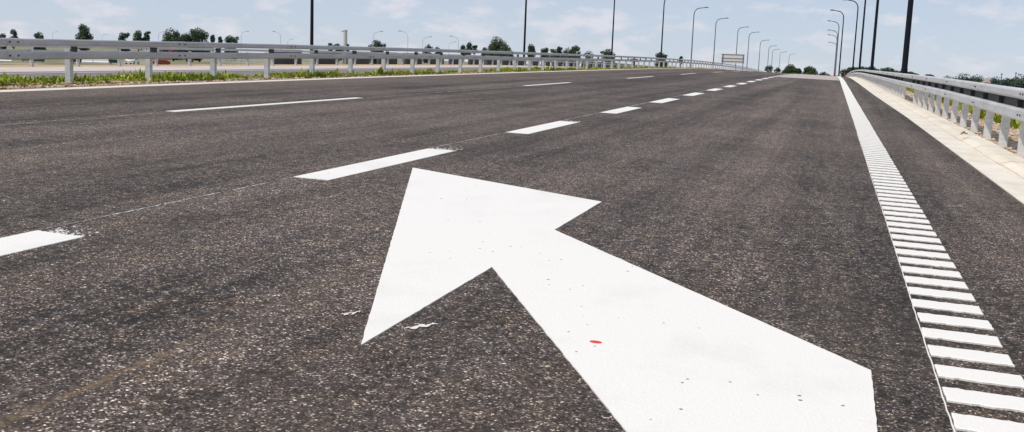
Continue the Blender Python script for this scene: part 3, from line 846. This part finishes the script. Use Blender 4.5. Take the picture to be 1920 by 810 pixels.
def skip(px, wpx, top, dist, mat, label, group):
    e = place('skip_container', px, 120, dist, label, 'container', group)
    w = wpx / FOC * dist; h = max(.5, top_h(e, px, top, dist)); d = w * .6
    m_ = MB(); t_ = .06
    lo = [(-w * .42, -d / 2), (w * .42, -d / 2), (w * .42, d / 2), (-w * .42, d / 2)]; hi_ = [(-w * .5, -d / 2), (w * .5, -d / 2), (w * .5, d / 2), (-w * .5, d / 2)]
    vs = [(x, y, .12) for x, y in lo] + [(x, y, h) for x, y in hi_] + [(x * .94, y * .92, h) for x, y in hi_] + [(x * .94, y * .92, .2) for x, y in lo]
    m_.add(vs, [(3, 2, 1, 0)] + [(i, (i + 1) % 4, (i + 1) % 4 + 4, i + 4) for i in range(4)] + [(i + 4, (i + 1) % 4 + 4, (i + 1) % 4 + 8, i + 8) for i in range(4)] +
           [(i + 8, (i + 1) % 4 + 8, (i + 1) % 4 + 12, i + 12) for i in range(4)] + [(12, 13, 14, 15)])
    m_.build('bin_body', mat, e)
    m_ = MB()
    for i in range(5): m_.box((w * (-.38 + .19 * i), -d / 2 - .03, h * .55), (.07, .06, h * .7))
    m_.build('rib', mat, e)
    m_ = MB(); m_.box((-w * .3, 0, .03), (.12, d, .12)); m_.box((w * .3, 0, .03), (.12, d, .12)); m_.build('skid', M['rubber'], e)
gS = 'dark green skips on the building site'
skip(50, 18, 111, 125, M['green_steel'], 'leftmost dark green skip under the left guardrail', gS)
skip(144, 17, 111, 125, M['green_steel'], 'dark green skip just right of the nearest guardrail post', gS)
skip(72, 22, 115.5, 122, M['green_steel'], 'low dark green skip between the other two skips', gS)
skip(215, 20, 113, 128, M['green_steel'], 'smallest green skip left of the white car', gS)
def blocks(px, wpx, top, dist, label):
    e = place('barrier_blocks', px, 120, dist, label, 'concrete block', 'white concrete blocks on the building site'); e.name = 'concrete_block'
    w = wpx / FOC * dist; h = max(.5, top_h(e, px, top, dist))
    m_ = MB(); m_.prism([(-.45, 0), (.45, 0), (.45, h * .25), (.2, h * .45), (.14, h), (-.14, h), (-.2, h * .45), (-.45, h * .25)], -w / 2, w / 2, 0, tf=lambda v: Vector((v.z, v.x, v.y)))
    n = len(m_.v); m_.add(m_.v[:8], [tuple(range(8))[::-1]])
    m_.build('block_body', M['white'], e)
    m_ = MB()
    for s in (-1, 1): m_.tube([(s * w * .25 - .12, 0, h - .02), (s * w * .25 - .1, 0, h + .1), (s * w * .25 + .1, 0, h + .1), (s * w * .25 + .12, 0, h - .02)], .02, 6)
    m_.build('lifting_loop', M['bolt'], e)
blocks(163, 18, 111.5, 130, 'shorter white block beside the dark green skip, seen under the left guardrail')
blocks(189, 24, 111.5, 130, 'longer white block between the skip and the white car')
blocks(8, 22, 114, 118, 'white block at the left frame edge under the guardrail')
blocks(517, 8, 105, 128, 'tall narrow white block on the brown timber pile')

# car, front on
e = place('parked_car', 248, 120, 215, 'white car with dark windows parked beyond the far road', 'car')
e.rotation_euler.z += 1.25
m_ = MB()
prof = [(-2.0, .35), (-2.02, .75), (-1.85, .92), (-1.1, 1.0), (-.55, 1.42), (1.0, 1.45), (1.75, 1.05), (1.98, .95), (2.0, .4)]
rows = []
for yy, s in ((-.80, .94), (-.78, 1.0), (.78, 1.0), (.80, .94)):
    rows.append([Vector((x * s, yy * (1 if z < 1.05 else .86), z)) for x, z in prof])
m_.strip(rows); m_.add(rows[0], [tuple(range(9))]); m_.add(rows[-1], [tuple(range(9))[::-1]]); m_.build('body', M['white'], e)
for s in (-1, 1):
    m_ = MB(); m_.add([(-.85, s * .80, 1.02), (.95, s * .80, 1.02), (.85, s * .725, 1.36), (-.48, s * .725, 1.36)], [(0, 1, 2, 3)]); m_.build('side_window', M['glass'], e)
m_ = MB(); m_.add([(-1.12, -.6, 1.03), (-1.12, .6, 1.03), (-.62, .58, 1.39), (-.62, -.58, 1.39)], [(0, 1, 2, 3)]); m_.build('windscreen', M['glass'], e)
for x in (-1.25, 1.3):
    for s in (-1, 1):
        m_ = MB(); m_.tube([(x, s * .66, .32), (x, s * .84, .32)], .32, 16); w_ = m_.build('wheel', M['rubber'], e)
        m_ = MB(); m_.tube([(x, s * .84, .32), (x, s * .855, .32)], .19, 12); m_.build('rim', M['sign_back'], w_)
for s in (-1, 1):
    m_ = MB(); m_.box((-2.0, s * .55, .72), (.06, .3, .14)); m_.build('headlight', M['glass'], e)

# excavator
e = place('excavator', 303, 121, 130, 'orange excavator with dark red arm beyond the far road', 'excavator')
e.scale = (.8, .8, .8)
for s in (-1, 1):
    m_ = MB(); pts = [(1.05 * math.cos(a) + (.55 if math.cos(a) > 0 else -.55), .38 + .36 * math.sin(a)) for a in [k * math.tau / 20 for k in range(20)]]
    m_.prism([(x * .8, z) for x, z in pts], s * .95 - .25, s * .95 + .25, tf=lambda v: Vector((v.x, v.z, v.y)))
    m_.add([Vector((x * .8, s * .95 - .25, z)) for x, z in pts], [tuple(range(20))]); m_.build('track', M['darkred'], e)
m_ = MB(); m_.box((0, 0, 1.15), (2.5, 2.0, .75)); m_.box((-.85, 0, 1.7), (.9, 1.9, .5)); m_.build('body', M['orange'], e)
c_ = MB(); c_.box((.55, -.45, 2.0), (1.1, 1.0, 1.3)); cab = c_.build('cab', M['orange'], e)
m_ = MB(); m_.box((.55, -.955, 2.15), (.85, .02, .8)); m_.box((1.105, -.45, 2.15), (.02, .8, .8)); m_.build('window', M['glass'], cab)
m_ = MB(); m_.tube([(1.0, .3, 1.5), (2.4, .3, 3.1), (3.6, .3, 2.9)], [.26, .24, .18], 6); m_.build('boom', M['darkred'], e)
m_ = MB(); m_.tube([(3.6, .3, 2.95), (4.3, .3, 1.2)], [.18, .13], 6); m_.build('stick', M['darkred'], e)
m_ = MB(); m_.prism([(4.0, 1.25), (4.55, 1.2), (4.6, .75), (4.3, .5), (3.9, .75)], 0, .8, tf=lambda v: Vector((v.x, v.z - .1, v.y))); m_.add([Vector((x, -.1, z)) for x, z in [(4.0, 1.25), (4.55, 1.2), (4.6, .75), (4.3, .5), (3.9, .75)]], [(0, 1, 2, 3, 4)]); m_.build('bucket', M['darkred'], e)

# timber pile
e = place('timber_pile', 515, 121, 127, 'brown pile of sawn timber beyond the far road', 'timber pile')
m_ = MB()
for lay, n in ((0, 7), (1, 6), (2, 4)):
    for k in range(n):
        m_.box((random.uniform(-.1, .1), (k - n / 2) * .2, .1 + lay * .17), (2.0, .17, .14), rot=Matrix.Rotation(random.gauss(0, .04), 3, 'Z'))
m_.build('board_stack', M['timber'], e)
m_ = MB()
for x in (-.7, .7): m_.box((x, 0, .0), (.12, 1.5, .1))
m_.build('bearer', M['bark'], e)

# tubular fence on the site
g0 = ground_at(at(400, 120, 128)); g1 = ground_at(at(520, 120, 140)); e = empty('site_fence', g0, 'low grey tubular fence beyond the far road, right of the excavator', 'fence')
d_ = g1 - g0; nF = 8
for k in range(nF + 1):
    m_ = MB(); p = d_ * (k / nF); m_.tube([p, p + Vector((0, 0, 1.1))], .05, 6); m_.build('post', M['sign_back'], e)
for hh in (.3, .65, 1.0):
    m_ = MB(); m_.tube([Vector((0, 0, hh)), d_ + Vector((0, 0, hh))], .045, 6); m_.build('rail', M['sign_back'], e)

# long low dark wall past the far road
b = W(-25.8, 60, -.6)
e = empty('boundary_wall', b, 'long low dark wall running behind the distant guardrail posts', 'wall')
m_ = MB(); cp = MB()
yy = 44.0
while yy < 158:
    L = 4.0
    a, c = (W(-26.0, yy, -.70), W(-26.0, yy + L - 1.3, -.70))
    for (xa, xb, z0, z1, mbx) in ((-26.05, -25.9, -.75, .02, m_), (-26.09, -25.86, .02, .09, cp)):
        P = [W(x, y_, z) - b for z in (z0, z1) for y_ in (yy, yy + L - 1.3) for x in (xa, xb)]
        mbx.add(P, [(0, 2, 3, 1), (4, 5, 7, 6), (0, 1, 5, 4), (2, 6, 7, 3), (0, 4, 6, 2), (1, 3, 7, 5)])
    yy += L
m_.build('wall_panels', M['wall_dark'], e); cp.build('coping', M['wall_dark'], e)

# pinkish house and masts on the right horizon
e = place('house', 1849, 158, 500, 'pinkish house with red roof in the distant wood', 'house')
h = top_h(e, 1849, 145, 500)
m_ = MB(); m_.box((0, 0, h * .3), (3.4, 6, h * .6)); m_.build('wall', M['brick'], e)
m_ = MB(); m_.add([(-2, -3.4, h * .6), (2, -3.4, h * .6), (2, 3.4, h * .6), (-2, 3.4, h * .6), (0, -3.4, h), (0, 3.4, h)], [(0, 1, 4), (2, 3, 5), (1, 2, 5, 4), (3, 0, 4, 5), (3, 2, 1, 0)])
rf = m_.build('roof', M['roof'], e)
m_ = MB(); m_.box((.8, .5, h * .95), (.5, .5, h * .25)); m_.build('chimney', M['brick'], rf)
for s in (-1, 1):
    m_ = MB(); m_.box((s * .8, -3.01, h * .38), (.7, .06, .9)); m_.build('window', M['glass'], e)
for px, tp, lab in ((1876.5, 137, 'left and shorter of two thin masts on the right horizon'), (1903, 135, 'right thin mast with boxes near its top')):
    e = place('mast', px, 155, 480, lab, 'mast', 'masts on the right horizon')
    h = top_h(e, px, tp, 480)
    m_ = MB(); m_.tube([(0, 0, -.4), (0, 0, h)], [.16, .10], 6); m_.build('pole', M['pole_far'], e)
    m_ = MB(); m_.box((0, 0, h - .5), (.65, .5, .5)); m_.box((0, 0, h - 1.6), (.5, .45, .4)); m_.build('antenna_box', M['pole_far'], e)

# ------------------------------------------------------------------ ground cover
def weeds():
    rnd = random.Random(3); mb = MB()
    def clump(x, y, s, z, dens):
        n = int(rnd.uniform(11, 19) * dens)
        for _ in range(n):
            a = rnd.uniform(0, 6.28); el = rnd.uniform(.15, 1.35); L = s * rnd.uniform(.5, 1.15); w = s * rnd.uniform(.05, .15)
            d = Vector((math.cos(a) * math.cos(el), math.sin(a) * math.cos(el), math.sin(el))); sd = Vector((-math.sin(a), math.cos(a), 0))
            p0 = Vector((x + rnd.gauss(0, s * .25), y + rnd.gauss(0, s * .25), z)); p1 = p0 + d * L * .6; p2 = p0 + d * L + Vector((0, 0, -L * .2 * math.cos(el)))
            mb.add([G @ q for q in (p0 - sd * w * .3, p0 + sd * w * .3, p1 + sd * w, p1 - sd * w, p2)], [(0, 1, 2, 3), (3, 2, 4)])
    for _ in range(34000):
        y = 7 + 133 * rnd.random() ** 1.7; x = -11.95 + rnd.gauss(0, .5)
        if x < -13.4 or x > -11.0: continue
        pat = mnoise.noise(Vector((x * .8, y * .45, 1.7))) + .5 * mnoise.noise(Vector((x * 2.5, y * 1.7, 4.2)))
        if rnd.random() > .42 + pat * 1.5: continue
        s = (.05 + .06 * max(0, pat + .2)) * rnd.uniform(.5, 1.8) * (1.7 if rnd.random() < .05 else 1)
        clump(x, y, s, ground_z(x, y), .8 if y < 45 else .5)
    return tag(mb.build('weeds', M['weed']), 'bright green weeds growing under the left guardrail', 'weeds', None, 'stuff')
weeds()
def weeds_right():
    rnd = random.Random(5); mb = MB()
    for _ in range(2600):
        y = 6 + 60 * rnd.random() ** 1.4; x = 3.0 + abs(rnd.gauss(0, 1.3))
        pat = mnoise.noise(Vector((x * .9, y * .35, 5.7)))
        if rnd.random() > .55 + pat * 1.1 or x < 3.05: continue
        s = .22 * rnd.uniform(.6, 1.5); z = ground_z(x, y)
        for _ in range(9):
            a = rnd.uniform(0, 6.28); el = rnd.uniform(.4, 1.4); L = s * rnd.uniform(.5, 1.2); w = s * rnd.uniform(.06, .14)
            d = Vector((math.cos(a) * math.cos(el), math.sin(a) * math.cos(el), math.sin(el))); sd = Vector((-math.sin(a), math.cos(a), 0))
            p0 = Vector((x + rnd.gauss(0, s * .3), y + rnd.gauss(0, s * .3), z)); p1 = p0 + d * L * .6; p2 = p0 + d * L
            mb.add([G @ q for q in (p0 - sd * w * .4, p0 + sd * w * .4, p1 + sd * w, p1 - sd * w, p2)], [(0, 1, 2, 3), (3, 2, 4)])
    return tag(mb.build('verge_grass', M['weed']), 'green grass on the verge behind the right guardrail', 'grass', None, 'stuff')
weeds_right()
def litter():
    rnd = random.Random(21); mb = MB()
    for _ in range(5200):
        y = 8 + 60 * rnd.random() ** 1.6; x = l_edge(y) - .25 - abs(rnd.gauss(0, .55))
        z = ground_z(x, y) + .012; r = rnd.uniform(.015, .055); a = rnd.uniform(0, 6.28)
        u = Vector((math.cos(a), math.sin(a), rnd.uniform(-.3, .7))) * r; v = Vector((-math.sin(a), math.cos(a), rnd.uniform(-.4, .6))) * r * .5
        p = Vector((x, y, z)); mb.add([G @ q for q in (p - u, p + v, p + u, p - v)], [(0, 1, 2, 3)])
    return tag(mb.build('dry_litter', M['litter']), 'dry brown leaf litter along the left road edge', 'leaf litter', None, 'stuff')
litter()
def pebbles():
    rnd = random.Random(9); mb = MB()
    def stone(x, y, z, r):
        q = [Vector((rnd.uniform(.7, 1.2) * sx, rnd.uniform(.7, 1.2) * sy, rnd.uniform(.4, .8) * sz)) * r for sx, sy, sz in ((1, 0, 0), (-1, 0, 0), (0, 1, 0), (0, -1, 0), (0, 0, 1), (0, 0, -1))]
        a = rnd.uniform(0, 3.14); rm = Matrix.Rotation(a, 3, 'Z')
        mb.add([G @ (rm @ k + Vector((x, y, z + r * .2))) for k in q], [(0, 2, 4), (2, 1, 4), (1, 3, 4), (3, 0, 4), (2, 0, 5), (1, 2, 5), (3, 1, 5), (0, 3, 5)])
    for _ in range(5200):
        y = 6 + 40 * rnd.random() ** 1.5; x = 2.13 + abs(rnd.gauss(0, .7))
        stone(x, y, ground_z(x, y), rnd.choice([.008, .012, .012, .018, .018, .028, .045]))
    for _ in range(2600):
        y = 8 + 50 * rnd.random() ** 1.5; x = l_edge(y) - .2 - abs(rnd.gauss(0, .4))
        stone(x, y, ground_z(x, y), rnd.choice([.01, .015, .02, .03, .045]))
    return tag(mb.build('gravel', M['pebble']), 'loose pale gravel along the road edges', 'gravel', None, 'stuff')
pebbles()
# a dry leaf lying on the kerb
b = W(1.70, 14.35, .075)
m_ = MB(); m_.add([G @ Vector(v) for v in ((-.05, -.06, .0), (.0, -.02, .02), (.05, .07, .005), (-.03, .04, .025), (.04, -.05, .03), (0, .02, .05))], [(0, 1, 3), (1, 2, 3), (1, 4, 2), (1, 5, 2), (3, 5, 1)])
o = m_.build('dry_leaf', M['leaf_brown'], None, Vector((0, 0, 0))); o.location = b
tag(o, 'small curled brown leaf lying on the right kerb', 'leaf')

# ------------------------------------------------------------------ sky and sun
SUN = Vector((-.42, -.40, .81)).normalized()
el = math.asin(SUN.z); az = math.atan2(SUN.x, SUN.y)
w = bpy.data.worlds.new('World'); scene.world = w; w.use_nodes = True
nt = w.node_tree; bg = nt.nodes['Background']; bg.inputs['Strength'].default_value = .11
sky = nt.nodes.new('ShaderNodeTexSky'); sky.sky_type = 'NISHITA'; sky.sun_disc = False; sky.sun_elevation = el; sky.sun_rotation = az
sky.air_density = 1.0; sky.dust_density = .3; sky.ozone_density = 4.0; sky.altitude = 1500
tc = nt.nodes.new('ShaderNodeTexCoord')
sp = nt.nodes.new('ShaderNodeSeparateXYZ'); nt.links.new(tc.outputs['Generated'], sp.inputs[0])
def wmath(op, a, b):
    m = nt.nodes.new('ShaderNodeMath'); m.operation = op
    for i, v in enumerate((a, b)):
        if hasattr(v, 'is_output'): nt.links.new(v, m.inputs[i])
        else: m.inputs[i].default_value = v
    return m.outputs[0]
mp = nt.nodes.new('ShaderNodeMapping'); mp.inputs['Scale'].default_value = (1, 1, 2.6); mp.inputs['Location'].default_value = (.37, .11, .2)
nt.links.new(tc.outputs['Generated'], mp.inputs['Vector'])
n1 = nt.nodes.new('ShaderNodeTexNoise'); n1.inputs['Scale'].default_value = 21; n1.inputs['Detail'].default_value = 6; n1.inputs['Roughness'].default_value = .55
nt.links.new(mp.outputs[0], n1.inputs['Vector'])
rp = nt.nodes.new('ShaderNodeValToRGB'); rp.color_ramp.elements[0].position = .50; rp.color_ramp.elements[1].position = .66
nt.links.new(n1.outputs['Fac'], rp.inputs[0])
mx = nt.nodes.new('ShaderNodeMix'); mx.data_type = 'RGBA'
nt.links.new(wmath('MULTIPLY', rp.outputs[0], .5), mx.inputs[0]); 
hz = nt.nodes.new('ShaderNodeMix'); hz.data_type = 'RGBA'; hz.inputs[0].default_value = .78; nt.links.new(sky.outputs[0], hz.inputs[6]); hz.inputs[7].default_value = (5.0, 5.6, 6.8, 1)
nt.links.new(hz.outputs[2], mx.inputs[6]); mx.inputs[7].default_value = (7.9, 7.4, 7.7, 1)
nt.links.new(mx.outputs[2], bg.inputs['Color'])
sl = bpy.data.lights.new('sun', 'SUN'); sl.energy = 3.2; sl.angle = R(.53); sl.color = (1, .93, .83)
so = bpy.data.objects.new('sun', sl); col.objects.link(so); so.rotation_euler = SUN.to_track_quat('Z', 'Y').to_euler(); so.location = (0, 0, 50)

# ------------------------------------------------------------------ camera
cd = bpy.data.cameras.new('camera'); cam = bpy.data.objects.new('camera', cd); col.objects.link(cam)
cd.sensor_fit = 'HORIZONTAL'; cd.sensor_width = 36; cd.lens = FOC / 1920 * 36; cd.clip_start = .05; cd.clip_end = 20000
f = G @ ray(960, 405).normalized(); r_ = (G @ (ray(961, 405) - ray(960, 405))).normalized(); u_ = r_.cross(f)
cam.matrix_world = Matrix.Translation(G @ Vector((0, 0, CAM_H))) @ Matrix((r_, u_, -f)).transposed().to_4x4()
scene.camera = cam
scene.view_settings.view_transform = 'Standard'; scene.view_settings.look = 'None'; scene.view_settings.gamma = 1; scene.view_settings.use_curve_mapping = False
scene.view_settings.exposure = 0.0
